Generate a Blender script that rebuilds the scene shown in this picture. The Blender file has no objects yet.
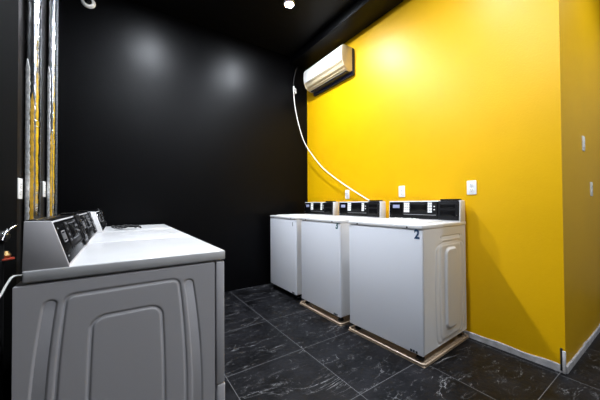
import bpy, bmesh, math, random
from mathutils import Vector, Matrix, noise
random.seed(7)
PI = math.pi
C = bpy.context.scene.collection
R = math.radians

# ------------------------------------------------------------------ materials
def mat(name, col, rough=.5, metal=0., coat=0., spec=.5, noise_amt=0., nscale=8., bump=0., bscale=60., emit=None, estr=0.):
    m = bpy.data.materials.new(name); m.use_nodes = True
    nt = m.node_tree; b = nt.nodes['Principled BSDF']
    b.inputs['Base Color'].default_value = (*col, 1); b.inputs['Roughness'].default_value = rough
    b.inputs['Metallic'].default_value = metal; b.inputs['Coat Weight'].default_value = coat
    b.inputs['Specular IOR Level'].default_value = spec
    tc = nt.nodes.new('ShaderNodeTexCoord')
    if noise_amt:
        n = nt.nodes.new('ShaderNodeTexNoise'); n.inputs['Scale'].default_value = nscale; n.inputs['Detail'].default_value = 6
        nt.links.new(tc.outputs['Object'], n.inputs['Vector'])
        r = nt.nodes.new('ShaderNodeValToRGB')
        r.color_ramp.elements[0].position = .3; r.color_ramp.elements[1].position = .7
        r.color_ramp.elements[0].color = (*[c*(1-noise_amt) for c in col], 1)
        r.color_ramp.elements[1].color = (*[min(1, c*(1+noise_amt)) for c in col], 1)
        nt.links.new(n.outputs['Fac'], r.inputs['Fac']); nt.links.new(r.outputs['Color'], b.inputs['Base Color'])
    if bump:
        n2 = nt.nodes.new('ShaderNodeTexNoise'); n2.inputs['Scale'].default_value = bscale; n2.inputs['Detail'].default_value = 4
        nt.links.new(tc.outputs['Object'], n2.inputs['Vector'])
        bp = nt.nodes.new('ShaderNodeBump'); bp.inputs['Strength'].default_value = bump; bp.inputs['Distance'].default_value = .01
        nt.links.new(n2.outputs['Fac'], bp.inputs['Height']); nt.links.new(bp.outputs['Normal'], b.inputs['Normal'])
    if emit:
        b.inputs['Emission Color'].default_value = (*emit, 1); b.inputs['Emission Strength'].default_value = estr
    return m

M = {}
M['black_wall'] = mat('black_wall_paint', (.0016, .0016, .002), .38, spec=.11, bump=.10, bscale=90)
M['black_ceiling'] = mat('black_ceiling_paint', (.0015, .0015, .002), .5, spec=.15, bump=.1, bscale=60)
M['dark_wall'] = mat('dark_hall_paint', (.35, .34, .33), .6, bump=.1)
M['yellow'] = mat('yellow_wall_paint', (.76, .425, .0), .42, spec=.32, noise_amt=.03, nscale=2.2, bump=.10, bscale=80)
M['white_enamel'] = mat('white_enamel', (.80, .80, .81), .28, spec=.5)
M['blue_lit_enamel'] = mat('blue_lit_white_enamel', (.78, .80, .86), .35, spec=.45, bump=.02, bscale=300)  # washer fronts: the bluish lamp light is tinted into the white
M['shaded_enamel'] = mat('shaded_enamel', (.50, .49, .51), .42, spec=.4, bump=.05, bscale=350)  # white dryer enamel greyed: shade on the near side put into its colour
M['black_plastic'] = mat('black_plastic', (.004, .004, .0045), .25, spec=.25)
M['soft_black'] = mat('soft_black_plastic', (.006, .006, .007), .4, spec=.25)
M['white_plastic'] = mat('white_plastic', (.85, .85, .84), .35)
M['lcd'] = mat('lcd_glass', (.30, .32, .48), .2)
M['chrome'] = mat('chrome', (.75, .75, .76), .15, metal=1)
M['galv'] = mat('galvanised_metal', (.62, .64, .67), .16, metal=1, noise_amt=.22, nscale=25, bump=.25, bscale=26)
M['steel'] = mat('steel', (.45, .45, .46), .35, metal=1)
M['beige'] = mat('beige_tray_plastic', (.46, .35, .25), .45, noise_amt=.15, nscale=20)
M['rubber'] = mat('black_rubber', (.01, .01, .01), .7)
M['blue_ink'] = mat('dark_blue_decal', (.003, .05, .14), .4)
M['teal_ink'] = mat('teal_decal', (.0, .11, .12), .4)
M['dark_ink'] = mat('dark_decal', (.01, .02, .03), .4)
M['ac_white'] = mat('air_conditioner_plastic', (.80, .79, .76), .35)
M['ac_side'] = mat('aged_ivory_plastic', (.66, .55, .36), .4)
M['ac_dark'] = mat('dark_blue_louvre', (.012, .018, .06), .4)
M['hose'] = mat('white_hose_vinyl', (.86, .85, .80), .35)
M['trim'] = mat('grey_white_trim', (.52, .51, .52), .6, noise_amt=.25, nscale=18)
M['red'] = mat('red_tag', (.45, .05, .02), .5)
M['brass'] = mat('aged_brass', (.35, .22, .09), .35, metal=1)
M['iron'] = mat('black_iron', (.03, .03, .03), .5, metal=.6)
M['lamp'] = mat('lamp_lens', (1, 1, 1), .3, emit=(.86, .92, 1.0), estr=1.0)
M['lamp_off_trim'] = mat('lamp_trim', (.7, .7, .7), .4)
M['dim_print'] = mat('grey_print', (.22, .22, .23), .4)
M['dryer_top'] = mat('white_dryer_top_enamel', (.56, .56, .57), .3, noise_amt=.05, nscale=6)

def floor_mat():
    m = bpy.data.materials.new('black_marble_tile'); m.use_nodes = True
    nt = m.node_tree; N = nt.nodes; L = nt.links; b = N['Principled BSDF']
    tc = N.new('ShaderNodeTexCoord')
    sep = N.new('ShaderNodeSeparateXYZ'); L.new(tc.outputs['Object'], sep.inputs[0])
    def mth(op, a, b_=None, c=None):
        n = N.new('ShaderNodeMath'); n.operation = op
        for i, v in enumerate((a, b_, c)):
            if v is None: continue
            if isinstance(v, (int, float)): n.inputs[i].default_value = v
            else: L.new(v, n.inputs[i])
        return n.outputs[0]
    T = .605
    gl = []; ids = []
    for k, off in ((0, .582), (1, .530)):
        s = mth('DIVIDE', mth('SUBTRACT', sep.outputs[k], off), T)
        fl = mth('FLOOR', mth('ADD', s, 0)); ids.append(fl)
        fr = mth('SUBTRACT', s, fl)
        d = mth('MINIMUM', fr, mth('SUBTRACT', 1, fr))
        gl.append(mth('MULTIPLY', d, T))
    d = mth('MINIMUM', gl[0], gl[1])
    grout = mth('LESS_THAN', d, .0018)
    # each tile is cut from a different place of the stone
    cmb = N.new('ShaderNodeCombineXYZ')
    L.new(mth('MULTIPLY', ids[0], 3.71), cmb.inputs[0]); L.new(mth('MULTIPLY', ids[1], 5.13), cmb.inputs[1]); L.new(mth('ADD', mth('MULTIPLY', ids[0], 1.3), mth('MULTIPLY', ids[1], 2.1)), cmb.inputs[2])
    add = N.new('ShaderNodeVectorMath'); add.operation = 'ADD'
    L.new(tc.outputs['Object'], add.inputs[0]); L.new(cmb.outputs[0], add.inputs[1])
    def vein(scale, dist, width, seed, rot):
        mp = N.new('ShaderNodeMapping'); mp.inputs['Rotation'].default_value = (0, 0, rot); mp.inputs['Location'].default_value = (seed, seed*.7, seed*.3)
        mp.inputs['Scale'].default_value = (1, 2.6, 1)
        L.new(add.outputs[0], mp.inputs['Vector'])
        n = N.new('ShaderNodeTexNoise'); n.inputs['Scale'].default_value = scale; n.inputs['Detail'].default_value = 7; n.inputs['Roughness'].default_value = .58; n.inputs['Distortion'].default_value = dist
        L.new(mp.outputs[0], n.inputs['Vector'])
        a = mth('ABSOLUTE', mth('SUBTRACT', n.outputs['Fac'], .5))
        r = N.new('ShaderNodeMapRange'); r.inputs['From Min'].default_value = 0; r.inputs['From Max'].default_value = width
        r.inputs['To Min'].default_value = 1; r.inputs['To Max'].default_value = 0
        L.new(a, r.inputs['Value'])
        # veins come and go
        n2 = N.new('ShaderNodeTexNoise'); n2.inputs['Scale'].default_value = scale*2.1; n2.inputs['Detail'].default_value = 3
        L.new(mp.outputs[0], n2.inputs['Vector'])
        r2 = N.new('ShaderNodeMapRange'); r2.inputs['From Min'].default_value = .50; r2.inputs['From Max'].default_value = .68
        L.new(n2.outputs['Fac'], r2.inputs['Value'])
        return mth('MULTIPLY', r.outputs[0], r2.outputs[0])
    v = mth('MAXIMUM', vein(1.3, 1.0, .006, 3.1, .5), mth('MULTIPLY', vein(4.2, 1.6, .011, 8.3, -.4), .6))
    v = mth('MINIMUM', v, 1)
    cl = N.new('ShaderNodeTexNoise'); cl.inputs['Scale'].default_value = 5; cl.inputs['Detail'].default_value = 8
    L.new(add.outputs[0], cl.inputs['Vector'])
    rp = N.new('ShaderNodeValToRGB'); rp.color_ramp.elements[0].position = .35; rp.color_ramp.elements[1].position = .72
    rp.color_ramp.elements[0].color = (.0025, .0025, .003, 1); rp.color_ramp.elements[1].color = (.012, .012, .0145, 1)
    L.new(cl.outputs['Fac'], rp.inputs['Fac'])
    mx = N.new('ShaderNodeMixRGB'); L.new(v, mx.inputs[0]); L.new(rp.outputs[0], mx.inputs[1]); mx.inputs[2].default_value = (.30, .30, .31, 1)
    mg = N.new('ShaderNodeMixRGB'); L.new(grout, mg.inputs[0]); L.new(mx.outputs[0], mg.inputs[1]); mg.inputs[2].default_value = (.12, .12, .125, 1)
    L.new(mg.outputs[0], b.inputs['Base Color'])
    rr = mth('ADD', mth('MULTIPLY', cl.outputs['Fac'], .25), .27); L.new(rr, b.inputs['Roughness'])
    b.inputs['Specular IOR Level'].default_value = .22
    n3 = N.new('ShaderNodeTexNoise'); n3.inputs['Scale'].default_value = 35; n3.inputs['Detail'].default_value = 5
    L.new(tc.outputs['Object'], n3.inputs['Vector'])
    bp = N.new('ShaderNodeBump'); bp.inputs['Strength'].default_value = .12; bp.inputs['Distance'].default_value = .01
    L.new(n3.outputs['Fac'], bp.inputs['Height']); L.new(bp.outputs[0], b.inputs['Normal'])
    return m
M['floor'] = floor_mat()

# ------------------------------------------------------------------ mesh helpers
def new(): return bmesh.new()
def box(bm, x0, x1, y0, y1, z0, z1, bev=0., seg=2):
    t = bmesh.new(); bmesh.ops.create_cube(t, size=1)
    for v in t.verts:
        v.co = Vector(((x0+x1)/2+v.co.x*(x1-x0), (y0+y1)/2+v.co.y*(y1-y0), (z0+z1)/2+v.co.z*(z1-z0)))
    if bev: bmesh.ops.bevel(t, geom=t.edges[:], offset=bev, segments=seg, profile=.5, affect='EDGES')
    merge(bm, t); return bm
def merge(bm, t, mtx=None):
    if mtx: bmesh.ops.transform(t, matrix=mtx, verts=t.verts)
    me = bpy.data.meshes.new('tmp'); t.to_mesh(me); t.free(); bm.from_mesh(me); bpy.data.meshes.remove(me)
def tube(bm, pts, r, n=10, cap=True):
    pts = [Vector(p) for p in pts]; rings = []
    up = Vector((0, 0, 1)); prev = None
    for i, p in enumerate(pts):
        d = (pts[min(i+1, len(pts)-1)]-pts[max(i-1, 0)]).normalized()
        if prev is None:
            a = d.cross(up)
            if a.length < .1: a = d.cross(Vector((1, 0, 0)))
        else: a = prev - d*prev.dot(d)
        a.normalize(); prev = a; b = d.cross(a)
        rr = r[i] if isinstance(r, (list, tuple)) else r
        rings.append([bm.verts.new(p+(a*math.cos(2*PI*k/n)+b*math.sin(2*PI*k/n))*rr) for k in range(n)])
    for i in range(len(rings)-1):
        for k in range(n):
            bm.faces.new((rings[i][k], rings[i][(k+1) % n], rings[i+1][(k+1) % n], rings[i+1][k]))
    if cap: bm.faces.new(rings[0][::-1]); bm.faces.new(rings[-1])
    return bm
def lathe(bm, prof, n=32, mtx=None):
    t = bmesh.new(); rings = []
    for r, z in prof:
        rings.append([t.verts.new((r*math.cos(2*PI*k/n), r*math.sin(2*PI*k/n), z)) for k in range(n)] if r > 1e-6 else [t.verts.new((0, 0, z))])
    for a, b in zip(rings, rings[1:]):
        for k in range(n):
            q = []
            for v in (a[k % len(a)], a[(k+1) % len(a)], b[(k+1) % len(b)], b[k % len(b)]):
                if v not in q: q.append(v)
            if len(q) > 2: t.faces.new(q)
    bmesh.ops.recalc_face_normals(t, faces=t.faces)
    merge(bm, t, mtx); return bm
def prism_x(bm, prof, x0, x1, bev=0.):
    """profile (y,z) extruded along x"""
    t = bmesh.new()
    a = [t.verts.new((x0, y, z)) for y, z in prof]; b = [t.verts.new((x1, y, z)) for y, z in prof]
    t.faces.new(a); t.faces.new(b[::-1]); n = len(prof)
    for i in range(n): t.faces.new((a[i], b[i], b[(i+1) % n], a[(i+1) % n]))
    bmesh.ops.recalc_face_normals(t, faces=t.faces)
    if bev: bmesh.ops.bevel(t, geom=t.edges[:], offset=bev, segments=2, profile=.5, affect='EDGES')
    merge(bm, t); return bm
def rrect_plate(bm, cx, cz, w, h, r, y0, y1, bev=0., n=6, hole=None):
    """rounded rectangle in xz, thickness along y"""
    pts = []
    for sx, sz, a0 in ((1, 1, 0), (-1, 1, 90), (-1, -1, 180), (1, -1, 270)):
        for k in range(n+1):
            a = R(a0+90*k/n); pts.append((cx+sx*(w/2-r)+r*math.cos(a), cz+sz*(h/2-r)+r*math.sin(a)))
    t = bmesh.new()
    A = [t.verts.new((x, y0, z)) for x, z in pts]; B = [t.verts.new((x, y1, z)) for x, z in pts]
    t.faces.new(A); t.faces.new(B[::-1]); m = len(pts)
    for i in range(m): t.faces.new((A[i], B[i], B[(i+1) % m], A[(i+1) % m]))
    bmesh.ops.recalc_face_normals(t, faces=t.faces)
    if bev:
        ed = [e for e in t.edges if abs(e.verts[0].co.y-e.verts[1].co.y) < 1e-9]
        bmesh.ops.bevel(t, geom=ed, offset=bev, segments=2, profile=.5, affect='EDGES')
    merge(bm, t); return bm
def obj(name, bm, m, parent=None, smooth=True, **props):
    bmesh.ops.recalc_face_normals(bm, faces=bm.faces)
    me = bpy.data.meshes.new(name); bm.to_mesh(me); bm.free()
    me.materials.append(M[m] if isinstance(m, str) else m)
    if smooth:
        me.polygons.foreach_set('use_smooth', [True]*len(me.polygons))
        me.set_sharp_from_angle(angle=R(32))
    o = bpy.data.objects.new(name, me); C.objects.link(o)
    if parent: o.parent = parent
    for k, v in props.items(): o[k] = v
    return o
def struct(name, bm, m, parent=None):
    o = obj(name, bm, m, parent)
    if not parent: o['kind'] = 'structure'
    return o
def tag(o, label, cat, group=None):
    o['label'] = label; o['category'] = cat
    if group: o['group'] = group
    return o
def thing(name, label, cat, loc=(0, 0, 0), rz=0, group=None):
    o = bpy.data.objects.new(name, None); C.objects.link(o); o.location = loc; o.rotation_euler = (0, 0, rz); o.empty_display_size = .1
    return tag(o, label, cat, group)
def kids(o): return [c for c in bpy.data.objects if c.parent == o]
def copy_tree(o, parent=None):
    c = o.copy(); C.objects.link(c)
    if parent: c.parent = parent
    for ch in kids(o): copy_tree(ch, c)
    return c
def text_mesh(s, size, depth, font_bold=True):
    cu = bpy.data.curves.new('t', 'FONT'); cu.body = s; cu.size = size; cu.extrude = depth; cu.offset = size*.035; cu.align_x = 'CENTER'; cu.align_y = 'CENTER'
    o = bpy.data.objects.new('t', cu); C.objects.link(o)
    dg = bpy.context.evaluated_depsgraph_get(); dg.update()
    me = bpy.data.meshes.new_from_object(o.evaluated_get(dg))
    bpy.data.objects.remove(o); bm = bmesh.new(); bm.from_mesh(me); bpy.data.meshes.remove(me); bpy.data.curves.remove(cu)
    return bm

# ------------------------------------------------------------------ room shell
CE = 3.34                         # ceiling height
YW, XW, XL = 3.417, 2.447, -.476  # black wall, yellow wall, left wall
YC = .507                         # corner of the yellow wall
XE, YS = 4.8, -2.2
struct('floor', box(new(), XL-.2, XE+.2, YS-.2, YW+.2, -.1, 0), 'floor')
struct('ceiling', box(new(), XL-.2, XE+.2, YS-.2, YW+.2, CE, CE+.1), 'black_ceiling')
struct('wall_back', box(new(), XL-.15, XW+.15, YW, YW+.12, 0, CE), 'black_wall')
struct('wall_right', box(new(), XW, XW+.14, YC, YW, 0, CE), 'yellow')
struct('wall_hall', box(new(), XW+.14, XE, YC, YC+.14, 0, CE), 'yellow')
struct('wall_left', box(new(), XL-.12, XL, YS, YW, 0, CE), 'black_wall')
struct('wall_front', box(new(), XL, XE, YS-.12, YS, 0, CE), 'dark_wall')
struct('wall_far_right', box(new(), XE, XE+.12, YS, YC, 0, CE), 'dark_wall')
# dropped black soffit along the top of the yellow wall
struct('trim_1', box(new(), 2.14, XW, YC, YW, 3.225, CE, .004), 'black_ceiling')
# baseboard strips, ragged
def base_strip(p0, p1, nrm, h, seed):
    bm = new(); p0 = Vector(p0); p1 = Vector(p1); n = 90; nrm = Vector(nrm)
    rows = []
    for i in range(n+1):
        p = p0.lerp(p1, i/n); hh = h*(1+.22*noise.noise(Vector((i*.22, seed, 0)))); t = .010
        rows.append([bm.verts.new(p), bm.verts.new(p+nrm*t), bm.verts.new(p+nrm*t+Vector((0, 0, hh-.004))), bm.verts.new(p+nrm*(t-.004)+Vector((0, 0, hh))), bm.verts.new(p+Vector((0, 0, hh)))])
    for a, b in zip(rows, rows[1:]):
        for k in range(4): bm.faces.new((a[k], a[k+1], b[k+1], b[k]))
    bm.faces.new(rows[0]); bm.faces.new(rows[-1][::-1])
    return bm
struct('baseboard_right', base_strip((XW, YC, 0), (XW, YW, 0), (-1, 0, 0), .045, 1), 'trim')
struct('baseboard_hall', base_strip((XW-.0, YC, 0), (XE, YC, 0), (0, -1, 0), .045, 5), 'trim')
b = new(); box(b, XW-.016, XW-.001, YC-.004, YC+.012, 0, .145, .002); struct('trim_2', b, 'trim')
b = new(); box(b, XW-.014, XW-.002, YC+.012, YC+.024, .012, .16, .003); struct('trim_3', b, 'rubber')

# ------------------------------------------------------------------ embossed steel side
def ss(a, b, x):
    t = min(1, max(0, (x-a)/(b-a))); return t*t*(3-2*t)
def rr_sdf(x, z, cx, cz, hw, hh, r):
    qx = abs(x-cx)-(hw-r); qz = abs(z-cz)-(hh-r)
    return math.hypot(max(qx, 0), max(qz, 0))+min(max(qx, qz), 0)-r
def emboss_panel(y0, y1, z0, z1, hfun, step=.0045, xside=-1, x=0):
    """a sheet in local yz; hfun(u,z) = height outwards; solid"""
    bm = new(); ny = int((y1-y0)/step); nz = int((z1-z0)/step); g = []
    for j in range(nz+1):
        z = z0+(z1-z0)*j/nz; row = []
        for i in range(ny+1):
            y = y0+(y1-y0)*i/ny
            row.append(bm.verts.new((x+xside*(.004+hfun(y, z)), y, z)))
        g.append(row)
    for j in range(nz):
        for i in range(ny):
            bm.faces.new((g[j][i], g[j][i+1], g[j+1][i+1], g[j+1][i]))
    # rim turned back to the cabinet
    rim = [g[0][i] for i in range(ny+1)]+[g[j][ny] for j in range(1, nz+1)]+[g[nz][i] for i in range(ny-1, -1, -1)]+[g[j][0] for j in range(nz-1, 0, -1)]
    back = [bm.verts.new((x, v.co.y, v.co.z)) for v in rim]; m = len(rim)
    for i in range(m): bm.faces.new((rim[i], back[i], back[(i+1) % m], rim[(i+1) % m]))
    return bm
def dryer_emboss(y, z):
    # y: local depth (front negative). u grows towards the front
    u = -y
    k = 1-((z-.28)/.54)**2
    s = (u-(-.043))/(1+.18*max(k, 0))
    d1 = rr_sdf(s, z, 0, .46, .181, .352, .024)
    h = -.0055*math.exp(-(d1/.0042)**2)
    d2 = rr_sdf(s, z, .003, .44, .106, .277, .040)
    h += -.0055*math.exp(-(d2/.0042)**2)
    for sg in (-1, 1):
        d3 = rr_sdf(s, z, sg*.220, .46, .018, .345, .017)
        h += -.0045*(1-ss(-.005, .003, d3))
    return h
def washer_emboss(y, z):
    u = -y    # front positive
    h = 0
    d = rr_sdf(u, z, -.08, .863, .145, .012, .011); h += -.011*(1-ss(-.006, .004, d))
    k = 1-((z-.48)/.36)**2; s = (u+.07)/(1+.10*max(k, 0))
    d = rr_sdf(s, z, 0, .475, .085, .305, .05); h += .013*(1-ss(-.010, .010, d))
    d = rr_sdf(s, z, 0, .46, .160, .365, .05); h += -.006*math.exp(-(d/.009)**2)
    d = rr_sdf(s, z, 0, .45, .215, .365, .05); h += -.006*math.exp(-(d/.008)**2)
    for uu, zz in ((.085, .868), (-.245, .868)):
        h += -.005*math.exp(-((u-uu)**2+(z-zz)**2)/.009**2)
    return h

# ------------------------------------------------------------------ control console, shared by washers and dryers
def console(parent, w, profile, face0, face1, tilt_h, z_bot, body_mat, dryer=False):
    """profile: (y,z) outline of the white body; face0/face1: bottom/top (y,z) of the sloped front.
       Sub-parts sit on that front: u along x from the left edge, v up the slope."""
    body = obj('console', prism_x(new(), profile, -w/2, w/2, .003), body_mat, parent)
    f0 = Vector((0, *face0)); f1 = Vector((0, *face1)); up = (f1-f0).normalized(); H = (f1-f0).length
    nrm = Vector((1, 0, 0)).cross(up); nrm = nrm if nrm.y < 0 else -nrm
    base = Matrix(((1, 0, 0), (0, 1, 0), (0, 0, 1))).to_4x4()
    fm = Matrix.Identity(4)
    fm.col[0][:3] = (1, 0, 0); fm.col[1][:3] = -nrm; fm.col[2][:3] = up; fm.col[3][:3] = (-w/2, face0[0], face0[1])
    fm.col[3][3] = 1
    def put(bm): bmesh.ops.transform(bm, matrix=fm, verts=bm.verts); return bm
    s = w/.65; V = H/.15
    def rp(u0, u1, v0, v1, r, t0, t1, bev=0.):
        return rrect_plate(new(), (u0+u1)/2*s, (v0+v1)/2*V, (u1-u0)*s, (v1-v0)*V, r, -t1, -t0, bev)
    obj('fascia', put(rp(.008, .642, .006, .146, .004, -.002, .004, .001)), 'black_plastic', body)
    b = rp(.150, .470, .036, .138, .006, .003, .0065, .001); obj('instrument_bezel', put(b), 'soft_black', body)
    if dryer:
        b = new()   # outlined badge with two small glyphs
        for k, (a0, a1, c0, c1) in enumerate(((.052, .112, .108, .112), (.052, .112, .072, .076), (.049, .053, .076, .108), (.111, .115, .076, .108), (.062, .069, .081, .103), (.076, .080, .081, .103), (.086, .090, .081, .103), (.094, .101, .081, .103))):
            rrect_plate(b, (a0+a1)/2*s, (c0+c1)/2*V, (a1-a0)*s, (c1-c0)*V, .001, -.006, -.003)
        obj('badge', put(b), 'dim_print', body, label='outlined grey badge')
        obj('top_cover', box(new(), -w/2+.004, w/2-.004, face1[0]+.001, profile[2][0], profile[1][1]-.002, profile[1][1]+.004, .001), 'black_plastic', body)
        for q, vv, wd, hh, t1 in ((.300, .128, .15, .0018, .0105), (.300, .066, .15, .0018, .0105), (.560, .026, .12, .003, .0125)):
            obj('trim_line', put(rrect_plate(new(), q*s, vv*V, wd*s, hh, .0005, -t1, -.006)), 'dim_print', body)
    else:
        obj('display', put(rp(.045, .118, .092, .122, .003, .003, .0055, .0008)), 'lcd', body, label='pale blue display')
    for u in (.165, .392):
        b = new()
        for i in range(1 if dryer else 3 if u < .3 else 2):
            for j in range(4):
                uu = u+i*.019; vv = .060+j*.021
                rrect_plate(b, (uu+.008)*s, (vv+.008)*V, (.008 if dryer else .0165)*s, (.010 if dryer else .0185)*V, .002, -.0095, -.005, .001)
        obj('keypad', put(b), 'dim_print' if dryer else 'white_plastic', body, label='grey push buttons' if dryer else 'white push buttons')
    obj('slot_window', put(rp(.232, .380, .070, .126, .003, .005, .0085, .001)), 'black_plastic', body)
    obj('slot_rail', put(rp(.165, .462, .0385, .0435, .002, .004, .010, .001)), 'soft_black' if dryer else 'steel', body)
    b = new()
    for vv in (.083, .108): rrect_plate(b, .448*s, vv*V, .012, .010, .003, -.009, -.005, .001)
    obj('indicator', put(b), 'dim_print' if dryer else 'white_plastic', body)
    # coin box: raised black block with its own lid
    b = rp(.482, .640, .008, .150, .004, .002, .010, .0015); obj('coin_box', put(b), 'soft_black', body)
    b = rp(.500, .615, .095, .125, .003, .009, .012, .001); obj('coin_slot_plate', put(b), 'black_plastic', body)
    b = rp(.500, .615, .030, .082, .003, .009, .0115, .001); obj('coin_drawer', put(b), 'black_plastic', body)
    for u, v in ((.628, .125), (.628, .045)):
        b = new(); lathe(b, [(0, .004), (.003, .004), (.0042, .0015), (.0042, 0)], 12, Matrix.Translation((u*s, -.009, v*V)) @ Matrix.Rotation(R(90), 4, 'X'))
        obj('screw', put(b), 'chrome', body)
    for u, v in ((.022, .125), (.022, .03)):
        b = new(); lathe(b, [(0, .003), (.003, .003), (.004, .0012), (.004, 0)], 12, Matrix.Translation((u*s, -.0035, v*V)) @ Matrix.Rotation(R(90), 4, 'X'))
        obj('screw', put(b), 'chrome', body)
    b = new(); top = profile_top = max(p[1] for p in profile)
    yt = face1[0]
    box(b, -w/2+.495*s, -w/2+.640*s, yt-.004, yt+.05, top-.002, top+.012, .003); obj('coin_box_lid', b, 'black_plastic', body)
    return body

# ------------------------------------------------------------------ washers
def make_washer():
    t = thing('washing_machine', '', 'washing machine')
    w, d = .645, .665; yf, yb = -d/2, d/2; zc, zl = .068, .975
    obj('cabinet', box(new(), -w/2+.006, w/2-.006, yf+.012, yb, zc, zl-.028, .006), 'white_enamel', t)
    obj('front_panel', box(new(), -w/2+.002, w/2-.002, yf, yf+.016, zc, zl-.038, .006, 3), 'blue_lit_enamel', t)
    obj('side_panel', emboss_panel(yf+.018, yb-.012, zc+.01, zl-.034, washer_emboss, .005, 1, w/2-.006), 'white_enamel', t)
    obj('side_panel', emboss_panel(yf+.018, yb-.012, zc+.01, zl-.034, washer_emboss, .02, -1, -w/2+.006), 'white_enamel', t)
    top = obj('top_panel', box(new(), -w/2, w/2, yf-.004, yb, zl-.031, zl, .007, 3), 'white_enamel', t)
    b = new(); rrect_plate(b, 0, 0, .50, .40, .03, -.006, .006, .002)
    bmesh.ops.transform(b, matrix=Matrix.Translation((0, -.075, zl+.003)) @ Matrix.Rotation(R(90), 4, 'X'), verts=b.verts)
    lid = obj('lid', b, 'white_enamel', t)
    obj('lid_handle', box(new(), -.07, .07, -.282, -.268, zl+.002, zl+.012, .003), 'white_enamel', lid)
    for sx in (-.225, .215):
        b = new(); lathe(b, [(0, .003), (.006, .003), (.007, 0)], 12, Matrix.Translation((sx, yf-.0035, zl-.021)) @ Matrix.Rotation(R(90), 4, 'X'))
        obj('screw', b, 'soft_black', top)
    for sx in (-1, 1):
        for y in (yf+.05, yb-.05):
            b = new(); lathe(b, [(0, 0), (.026, 0), (.028, .006), (.024, .016), (.010, .020), (.010, zc-.02), (0, zc-.02)], 16, Matrix.Translation((sx*(w/2-.05), y, .022)))
            obj('leg', b, 'rubber', t)
    con = console(t, w-.006, [(yb-.098, zl-.002), (yb-.090, 1.150), (yb-.012, 1.150), (yb-.004, 1.135), (yb-.004, zl-.002)],
            (yb-.098, zl), (yb-.0905, 1.145), .15, zl, 'white_enamel')
    # maker's badge, a row of three small dark marks
    b = new()
    for k in range(3): rrect_plate(b, .235+k*.019, .083, .014, .016, .002, yf-.0018, yf+.001)
    obj('badge', b, 'dark_ink', t)
    return t
def number(t, s, m, x, z, size):
    b = text_mesh(s, size, .0006)
    bmesh.ops.transform(b, matrix=Matrix.Translation((x, -.3335, z)) @ Matrix.Rotation(R(90), 4, 'X') @ Matrix.Scale(.82, 4, (1, 0, 0)), verts=b.verts)
    obj('number_decal', b, m, t, smooth=False)
w0 = make_washer()
w_far = copy_tree(w0); w_mid = copy_tree(w0)
A = R(-87.6)
def place(o, fx, yr, ang, w=.645, d=.665):
    """fx, yr: world position of the front right corner of the machine"""
    m = Matrix.Rotation(ang, 4, 'Z'); c = m @ Vector((w/2, -d/2, 0))
    o.location = (fx-c.x, yr-c.y, 0); o.rotation_euler = (0, 0, ang)
place(w0, 1.734, 1.068, A, .645*1.065, .665*1.035); w0.scale = (1.065, 1.035, 1); place(w_mid, 1.70, 1.864, R(-90)); place(w_far, 1.70, 2.607, R(-90))
tag(w0, 'white top-loading washer nearest the camera on beige tray, dark blue 2 on its front', 'washing machine', 'top-loading washers along the yellow wall')
tag(w_mid, 'white top-loading washer between the other two, teal 3 on its front', 'washing machine', 'top-loading washers along the yellow wall')
tag(w_far, 'white top-loading washer in the corner against the black wall, tiny dark mark on its front', 'washing machine', 'top-loading washers along the yellow wall')
number(w0, '2', 'blue_ink', .285, .908, .090)
number(w_mid, '3', 'teal_ink', .280, .920, .092)
number(w_far, '1', 'dark_ink', .246, .885, .062)

# drain trays under two washers
def make_tray():
    t = thing('drip_tray', '', 'tray')
    x, y, h, b = .338, .348, .028, new()
    box(b, -x, x, -y, y, 0, .008, .002); obj('tray_base', b, 'beige', t)
    b = new(); n = 6; pr = []
    # rim as a rolled rail all around
    path = []
    r = .03
    for sx, sy, a0 in ((1, 1, 0), (-1, 1, 90), (-1, -1, 180), (1, -1, 270)):
        for k in range(n+1):
            a = R(a0+90*k/n); path.append((sx*(x-r)+r*math.cos(a), sy*(y-r)+r*math.sin(a)))
    prof = [(-.012, .004), (.0, .004), (.004, h-.006), (.012, h), (.018, h-.004), (.018, h-.012), (.010, h-.014), (.006, .0), (-.012, .0)]
    m = len(path); rings = []
    for i, (px, py) in enumerate(path):
        a = Vector((path[(i+1) % m][0]-path[i-1][0], path[(i+1) % m][1]-path[i-1][1], 0)).normalized(); nn = Vector((a.y, -a.x, 0))
        rings.append([b.verts.new(Vector((px, py, 0))+nn*(q-.014)+Vector((0, 0, z))) for q, z in prof])
    for i in range(m):
        for k in range(len(prof)):
            b.faces.new((rings[i][k], rings[(i+1) % m][k], rings[(i+1) % m][(k+1) % len(prof)], rings[i][(k+1) % len(prof)]))
    obj('rim', b, 'beige', t)
    return t
tr0 = make_tray(); tr1 = copy_tree(tr0)
for tr, wm, lab in ((tr0, w0, 'beige plastic drip tray on the floor under the nearest white washer'), (tr1, w_mid, 'beige plastic drip tray on the floor under the middle white washer')):
    tr.location = wm.location; tr.rotation_euler = wm.rotation_euler; tr.scale = (1.04, 1.01, 1) if wm is w0 else (1, 1, 1)
    tag(tr, lab, 'tray', 'drip trays under the washers')

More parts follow.
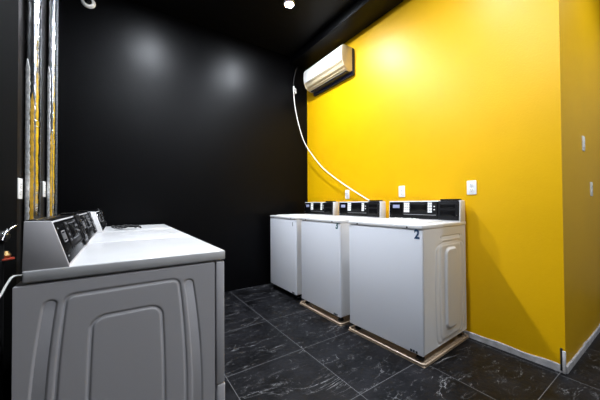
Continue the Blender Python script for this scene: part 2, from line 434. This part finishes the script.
# crumpled white sheet at the foot of the nearest console
b = new(); gx, gy = 26, 10; g = []
for j in range(gy+1):
    row = []
    for i in range(gx+1):
        x = (i/gx-.5)*.30; y = (j/gy-.5)*.07
        e = min(i, gx-i)/gx*6; e = min(1, e)
        z = .003+.012*e*abs(noise.noise(Vector((x*22, y*30, 1.3))))+.004*e
        row.append(b.verts.new((x+.012*noise.noise(Vector((y*30, 0, i))), y+.01*noise.noise(Vector((x*20, 3, j*.1))), z)))
    g.append(row)
for j in range(gy):
    for i in range(gx): b.faces.new((g[j][i], g[j][i+1], g[j+1][i+1], g[j+1][i]))
bmesh.ops.solidify(b, geom=b.faces[:], thickness=.001)
o = obj('crumpled_paper', b, 'white_plastic'); o.location = (2.235, 1.56, .9765); o.rotation_euler = (0, 0, R(94))
tag(o, 'crumpled white paper lying on top of the nearest washer below its controls', 'paper')

# ------------------------------------------------------------------ dryers
def make_dryer():
    t = thing('dryer', '', 'dryer')
    w, d = .680, .675; yf, yb = -.3375, .3375; zl = .914
    obj('cabinet', box(new(), -w/2+.005, w/2-.005, yf+.043, yb+.022, .03, zl-.05, .004), 'shaded_enamel', t)
    obj('side_panel', emboss_panel(yf+.045, yb+.020, .035, zl-.052, dryer_emboss, .0032, -1, -w/2+.005), 'shaded_enamel', t)
    obj('side_panel', emboss_panel(yf+.045, yb+.020, .035, zl-.052, dryer_emboss, .02, 1, w/2-.005), 'shaded_enamel', t)
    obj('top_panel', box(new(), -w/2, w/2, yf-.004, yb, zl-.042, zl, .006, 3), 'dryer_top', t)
    fp = obj('front_panel', box(new(), -w/2+.001, w/2-.001, yf, yf+.038, .303, zl-.05, .005, 3), 'shaded_enamel', t)
    obj('lower_panel', box(new(), -w/2+.001, w/2-.001, yf-.004, yf+.036, .035, .299, .008, 3), 'shaded_enamel', t)
    door = obj('door', rrect_plate(new(), 0, .58, .46, .44, .05, yf-.018, yf+.002, .006), 'white_enamel', t)
    b = new(); rrect_plate(b, -.19, .60, .03, .12, .012, yf-.032, yf-.015, .004); obj('door_handle', b, 'white_plastic', door)
    for sx in (-1, 1):
        for y in (yf+.08, yb-.05):
            b = new(); lathe(b, [(0, 0), (.022, 0), (.024, .006), (.012, .014), (.010, .034), (0, .034)], 16, Matrix.Translation((sx*(w/2-.06), y, 0)))
            obj('leg', b, 'rubber', t)
    yb2 = yb
    console(t, w-.004, [(yb-.122, zl-.002), (yb-.073, 1.076), (yb-.004, 1.078), (yb-.0, zl-.002)],
            (yb-.120, zl+.003), (yb-.0735, 1.074), .15, zl, 'shaded_enamel', True)
    return t
d0 = make_dryer(); d1 = copy_tree(d0); d2 = copy_tree(d0)
for k, (dd, off) in enumerate(((d0, 0), (d1, .0), (d2, .0))):
    dd.rotation_euler = (0, 0, R(90)); dd.location = (.4095-.3375+off, 1.2437+.34+k*.6865, 0)
# the farthest console stands further forward, so its bright end shows past the others
for dd in (d2,):
    for c in kids(dd):
        if c.name.startswith('console'):
            c.location.y -= .040
            c.data = c.data.copy(); c.data.materials[0] = M['white_enamel']  # plain white enamel, without the shade put into the other consoles
tag(d0, 'nearest dryer in the left row, grey-shaded embossed side filling the lower left', 'dryer', 'dryers in a row on the left')
tag(d1, 'middle dryer of the left row, between the nearest and the one by the black wall', 'dryer', 'dryers in a row on the left')
tag(d2, 'farthest dryer of the left row, beside the black wall with a black cord on top', 'dryer', 'dryers in a row on the left')

# black cord heaped on the farthest dryer
b = new(); pts = []
for i in range(90):
    a = i*.33; r = .05+.018*math.sin(i*.7)
    pts.append((.16*(i/90)-.08+r*math.cos(a)*.8, r*math.sin(a)*.8, .012+.016*abs(math.sin(i*.21))+.010*math.sin(i*.5)**2))
tube(b, pts, .006, 8)
o = obj('electric_cord', b, 'rubber'); o.location = (.06, 2.78, .914)
tag(o, 'tangled black cord lying on top of the farthest dryer', 'cord')

# ------------------------------------------------------------------ shiny exhaust ducts on the left wall
def duct(x, y, r, z0, flange, label):
    t = thing('exhaust_duct', label, 'duct', (x, y, z0), 0, 'shiny vertical ducts on the left wall')
    H = CE-z0
    b = new(); lathe(b, [(r, 0)]+[(r+.0012*math.sin(k*1.7)+.0007*math.sin(k*.61), k*.03) for k in range(1, int(H/.03))]+[(r, H)], 40)
    obj('pipe', b, 'galv', t)
    for z in (.03, 1.62-z0, 2.36-z0):
        b = new(); lathe(b, [(r+.001, z-.018), (r+.003, z-.015), (r+.003, z+.015), (r+.001, z+.018)], 40)
        obj('joint_band', b, 'galv', t)
    # dull spangled sheet flange folded out beside the pipe
    b = new(); box(b, -.012, -.006, r*.5, r+flange, 0, H, .001); box(b, -.012, .010, r+flange-.004, r+flange, 0, H, .001)
    obj('side_flange', b, 'dull_galv', t, label='dull speckled sheet flange')
    # ragged bands down the pipe: an off-white one at its left, a yellow one beside it
    def band(name, m, ang, wid, z0b, z1b, lift, lab):
        b = new(); rows = []; n = 150
        for k in range(n+1):
            z = z0b+(z1b-z0b)*k/n; ed = min(1, min(k, n-k)/6)
            w1 = wid*ed*(1+.45*noise.noise(Vector((k*.35, r*90, ang)))); w2 = wid*ed*(1+.45*noise.noise(Vector((k*.41, r*70, ang+7)))); rr = r+lift
            rows.append([b.verts.new((q*math.cos(R(ang)+da), q*math.sin(R(ang)+da), z)) for q, da in ((r-.001, -w1/r), (rr, -w1*.85/r), (rr, -w1*.4/r), (rr, 0), (rr, w2*.4/r), (rr, w2*.85/r), (r-.001, w2/r))])
        for p, q in zip(rows, rows[1:]):
            for k in range(6): b.faces.new((p[k], p[k+1], q[k+1], q[k]))
        obj(name, b, m, t, label=lab)
    band('white_band', 'trim_white', -130, r*.50, 0, 2.0-z0 if r > .028 else 2.2-z0, .0036, 'ragged off-white band')
    band('yellow_band', 'yellow_streak', -84, r*.26, 0, 1.80-z0 if r > .028 else 1.70-z0, .0034, 'ragged yellow band')
    b = new(); tube(b, [(0, 0, .02), (0, 0, -.04), (.01, 0, -.10), (.03, 0, -.16)], r*.97, 24); obj('elbow', b, 'galv', t)
    return t
M['trim_white'] = mat('ragged_off_white', (.85, .85, .83), .6, noise_amt=.4, nscale=40)
M['yellow_streak'] = mat('ragged_yellow', (.60, .34, .02), .5, noise_amt=.3, nscale=30)
M['dull_galv'] = mat('dull_galvanised_metal', (.16, .17, .18), .45, metal=.6, noise_amt=.6, nscale=90, bump=.4, bscale=60)
M['dark_board'] = mat('dark_brown_grey_board', (.008, .0065, .006), .4, spec=.25)
M['matte_black'] = mat('matte_black_board', (.0015, .0015, .0015), .85, spec=.05)
struct('trim_5', box(new(), XL, XL+.008, .2, 2.105, 0, CE, .001), 'matte_black')
struct('trim_4', box(new(), XL, XL+.006, 2.112, 3.05, 0, CE, .001), 'dark_board')
duct(-.432, 2.235, .031, .55, .115, 'wider shiny metal duct on the left wall, nearer the camera')
duct(-.436, 2.80, .023, .55, .15, 'narrower shiny metal duct beside the corner with the black wall')

# ------------------------------------------------------------------ outlets
def outlet(loc, rz, label, group, switch=False):
    t = thing('wall_switch' if switch else 'power_outlet', label, 'switch' if switch else 'outlet', loc, rz, group)
    b = new(); rrect_plate(b, 0, 0, .074, .118, .006, -.006, 0, .002); obj('cover_plate', b, 'white_plastic', t)
    if switch:
        b = new(); rrect_plate(b, 0, 0, .034, .066, .003, -.010, -.004, .002); obj('rocker', b, 'white_plastic', t)
    else:
        for s in (-1, 1):
            b = new(); rrect_plate(b, 0, s*.021, .034, .032, .010, -.0085, -.004, .001); soc = obj('socket', b, 'white_plastic', t)
            b = new()
            for q in (-.0065, .0065): box(b, q-.0012, q+.0012, -.0092, -.008, s*.021-.001, s*.021+.008)
            lathe(b, [(0, 0), (.0025, 0), (.0025, .001), (0, .001)], 10, Matrix.Translation((0, -.0082, s*.021-.009)) @ Matrix.Rotation(R(90), 4, 'X'))
            obj('slot', b, 'soft_black', soc)
    b = new(); lathe(b, [(0, .0015), (.003, .001), (.003, 0)], 10, Matrix.Translation((0, -.0085 if not switch else -.0105, 0)) @ Matrix.Rotation(R(90), 4, 'X'))
    obj('screw', b, 'steel', t)
    return t
g = 'white outlets along the yellow wall'
outlet((XW, 1.060, 1.256), R(-90), 'white power outlet on yellow wall right of the nearest washer', g)
outlet((XW, 1.729, 1.250), R(-90), 'white power outlet on yellow wall above the gap between nearest and middle washers', g)
outlet((XW, 2.535, 1.244), R(-90), 'white power outlet on yellow wall just left of the hanging hose end', g)
outlet((3.045, YC, 1.592), 0, 'upper white plate on the yellow wall past the corner', 'white plates past the corner', True)
outlet((3.295, YC, 1.238), 0, 'lower white plate on the yellow wall past the corner, at the right edge', 'white plates past the corner')
outlet((XL+.006, 2.152, 1.225), R(90), 'white power outlet on the dark wall left of the wider shiny duct', 'white outlets between the ducts')
outlet((XL+.006, 2.745, 1.250), R(90), 'white power outlet on the dark wall between the two shiny ducts', 'white outlets between the ducts')

# ------------------------------------------------------------------ air conditioner
def make_ac():
    L = .80; t = thing('air_conditioner', 'white split air conditioner mounted high on the yellow wall', 'air conditioner', (XW, 2.405+L/2, 2.785), R(-90))
    # local: front -y, x along the wall
    prof = [(-.012, 0), (-.100, .0), (-.168, .040), (-.198, .100), (-.206, .180), (-.196, .262), (-.170, .290), (-.012, .290)]
    obj('housing', prism_x(new(), prof, -L/2+.012, L/2-.012, .004), 'ac_side', t)
    # front cover: curved shell over the upper front
    fr = [(-.170, .298), (-.196, .282), (-.212, .250), (-.215, .180), (-.207, .098), (-.198, .098), (-.205, .182), (-.193, .262), (-.170, .288)]
    obj('front_cover', prism_x(new(), fr, -L/2, L/2, .002), 'ac_white', t)
    obj('top_cover', prism_x(new(), [(-.172, .2985), (-.172, .289), (-.006, .289), (-.006, .2985)], -L/2, L/2, .002), 'ac_white', t)
    for s in (-1, 1):
        b = new(); prism_x(b, [(-.010, .004), (-.100, -.004), (-.172, .036), (-.203, .100), (-.211, .180), (-.200, .265), (-.172, .295), (-.010, .295)], s*L/2-.008, s*L/2+.008, .004)
        obj('end_cap', b, 'ac_side', t, label='yellowed ivory end cap')
    # louvres
    for k in range(5):
        f = k/4.; y = -.108-.080*f; z = .001+.086*f**1.25
        b = new(); prism_x(b, [(y-.008, z-.006), (y-.012, z+.002), (y-.004, z+.008), (y+.006, z+.002)], -L/2+.014, L/2-.014, .001)
        obj('louvre', b, 'ac_side', t)
    b = new(); prism_x(b, [(-.020, -.012), (-.098, -.012), (-.112, -.002), (-.100, .006), (-.020, .006)], -L/2+.03, L/2-.03, .002); obj('air_outlet', b, 'ac_dark', t, label='dark blue air outlet underneath')
    obj('dark_backing', box(new(), -L/2-.0, L/2+.015, -.034, 0, -.045, .285, .003), 'ac_dark', t, label='dark backing behind the unit')  # dark slab behind the unit, reaching below it and past one end
    return t
make_ac()

# hanging white hose with dark upper end
t = thing('drain_hose', 'thin white hose drooping from beside the air conditioner down to the washers', 'hose', (2.40, 3.40, 3.0))
def catmull(P, n=14):
    out = []; P = [Vector(p) for p in P]
    for i in range(len(P)-1):
        p0 = P[max(i-1, 0)]; p1 = P[i]; p2 = P[i+1]; p3 = P[min(i+2, len(P)-1)]
        for k in range(n):
            s = k/n; out.append(.5*((2*p1)+(-p0+p2)*s+(2*p0-5*p1+4*p2-p3)*s*s+(-p0+3*p1-3*p2+p3)*s**3))
    out.append(P[-1]); return out
HP = [(2.185, 3.395, 2.86), (2.185, 3.39, 2.73), (2.20, 3.375, 2.55), (2.25, 3.345, 2.28), (2.31, 3.28, 2.02), (2.345, 3.07, 1.76), (2.365, 2.86, 1.575), (2.385, 2.51, 1.36), (2.41, 2.20, 1.19), (2.425, 2.08, 1.12), (2.43, 2.02, 1.0)]
off = Vector(t.location)
b = new(); tube(b, [p-off for p in catmull(HP)], .0072, 10); obj('tube', b, 'hose', t)
b = new(); tube(b, [p-off for p in catmull([(2.27, 3.40, 3.24), (2.215, 3.395, 3.12), (2.185, 3.395, 2.98), (2.185, 3.395, 2.86)])], .008, 10); obj('upper_tube', b, 'rubber', t, label='black upper end of the hose')
b = new(); tube(b, [Vector(p)-off for p in ((2.185, 3.395, 2.90), (2.185, 3.393, 2.82))], .013, 12); tube(b, [Vector(p)-off for p in ((2.19, 3.393, 2.88), (2.215, 3.385, 2.86), (2.215, 3.385, 2.80))], .007, 8); obj('connector', b, 'white_plastic', t)

# ------------------------------------------------------------------ security camera dome high on the black wall
t = thing('dome_camera', 'small white-ringed dome camera high on the black wall', 'camera', (-.262, YW+.004, 3.175))
b = new(); lathe(b, [(.030, .022), (.040, .026), (.054, .020), (.060, .006), (.060, 0), (.0, 0)], 32, Matrix.Rotation(R(90), 4, 'X')); obj('ring', b, 'white_plastic', t)
b = new(); lathe(b, [(.031, .020), (.028, .034), (.018, .046), (0, .051)], 24, Matrix.Rotation(R(90), 4, 'X')); obj('dome', b, 'black_plastic', t)
b = new(); lathe(b, [(0, 0), (.009, 0), (.009, .004), (0, .004)], 16, Matrix.Translation((.008, -.046, -.006)) @ Matrix.Rotation(R(90), 4, 'X')); obj('lens', b, 'chrome', t)

# ------------------------------------------------------------------ gas cock and pipe behind the nearest dryer
t = thing('gas_valve', 'chrome shut-off valve on dark pipework behind the nearest dryer', 'valve', (-.43, 1.70, .90))
b = new(); tube(b, [(0, .0, -.93), (0, 0, .09)], .013, 14); tube(b, [(0, .0, .09), (-.0, -.2, .092)], .013, 14); obj('pipe', b, 'iron', t)
b = new(); lathe(b, [(0, -.034), (.014, -.034), (.016, -.02), (.024, -.012), (.026, 0), (.024, .012), (.016, .02), (.014, .034), (0, .034)], 24, Matrix.Translation((.008, -.005, .095)) @ Matrix.Rotation(R(90), 4, 'X')); obj('valve_body', b, 'chrome', t)
b = new(); tube(b, [(.018, -.02, .10), (.03, -.04, .125), (.03, -.10, .085)], .005, 8); tube(b, [(.01, .03, .10), (.02, .055, .125), (.03, .085, .135)], .006, 10); obj('lever', b, 'chrome', t)
b = new(); lathe(b, [(0, 0), (.028, 0), (.030, .004), (.028, .009), (0, .009)], 20, Matrix.Translation((.012, .02, -.012))); obj('hand_wheel', b, 'red', t)
b = new(); lathe(b, [(0, 0), (.015, 0), (.02, .012), (.010, .03), (0, .03)], 16, Matrix.Translation((.012, .02, -.002))); obj('stem', b, 'brass', t)

b = new(); tube(b, catmull([(-.43, 1.58, .955), (-.42, 1.46, .93), (-.40, 1.36, .86), (-.375, 1.34, .79), (-.355, 1.39, .80), (-.348, 1.45, .835), (-.345, 1.51, .85), (-.34, 1.62, .83)]), .004, 10)
o = obj('supply_tube', b, 'hose')
tag(o, 'thin white tube curving behind the back edge of the nearest dryer', 'tube')

# ------------------------------------------------------------------ ceiling lamps
LAMPS = [(1.55, 2.49, 1.2), (.36, 2.48, 1.15), (1.53, 1.10, .45), (.36, 1.0, .95), (1.53, -.3, .75), (3.2, -.5, .7)]
r = .042
t = thing('ceiling_lamp', 'round lit white lamp on the black ceiling', 'ceiling lamp', (LAMPS[0][0], LAMPS[0][1], CE))
b = new(); lathe(b, [(r, -.016), (r+.006, -.020), (r+.016, -.014), (r+.020, 0), (r, 0)], 36); obj('trim_ring', b, 'lamp_off_trim', t)
b = new(); lathe(b, [(0, -.022), (r*.6, -.020), (r, -.014), (r, -.004), (0, -.004)], 36); obj('lens', b, 'lamp', t)
EM = 190.*2.15
M['lamp'].node_tree.nodes['Principled BSDF'].inputs['Emission Strength'].default_value = EM
for k, (x, y, s) in enumerate(LAMPS):
    o = t if k == 0 else copy_tree(t)
    o.location = (x, y, CE); o['group'] = 'round ceiling lamps'
    if k: o['label'] = ['', 'round ceiling lamp above the middle of the left dryer row', 'round ceiling lamp above the nearest washer', 'round ceiling lamp above the nearest dryer', 'round ceiling lamp behind the photographer', 'round ceiling lamp in the hall past the yellow corner'][k]
    if s != 1:
        for c in kids(o):
            if c.name.startswith('lens'):
                m = M['lamp'].copy(); m.node_tree.nodes['Principled BSDF'].inputs['Emission Strength'].default_value = EM*s
                c.data = c.data.copy(); c.data.materials[0] = m

# ------------------------------------------------------------------ world, camera, view
w = bpy.data.worlds.new('world'); bpy.context.scene.world = w; w.use_nodes = True
w.node_tree.nodes['Background'].inputs[0].default_value = (.5, .55, .65, 1); w.node_tree.nodes['Background'].inputs[1].default_value = .02
cam = bpy.data.cameras.new('camera'); co = bpy.data.objects.new('camera', cam); C.objects.link(co)
cam.sensor_width = 36; cam.lens = 268.66*36/600; cam.clip_start = .02
yaw, pitch, roll, H = .5926, .0131, -.006, 1.131
fw = Vector((math.sin(yaw)*math.cos(pitch), math.cos(yaw)*math.cos(pitch), math.sin(pitch)))
rt = Vector((math.cos(yaw), -math.sin(yaw), 0)); up = rt.cross(fw)
rt2 = rt*math.cos(roll)+up*math.sin(roll)*(1); up2 = up*math.cos(roll)-rt*math.sin(roll)
mt = Matrix.Identity(4); mt.col[0][:3] = rt2; mt.col[1][:3] = up2; mt.col[2][:3] = -fw; mt.col[3][:3] = (0, 0, H)
co.matrix_world = mt
bpy.context.scene.camera = co
vs = bpy.context.scene.view_settings
vs.view_transform = 'Standard'; vs.look = 'None'; vs.gamma = 1; vs.use_curve_mapping = False; vs.exposure = 2.9
bpy.context.scene.cycles.max_bounces = 8
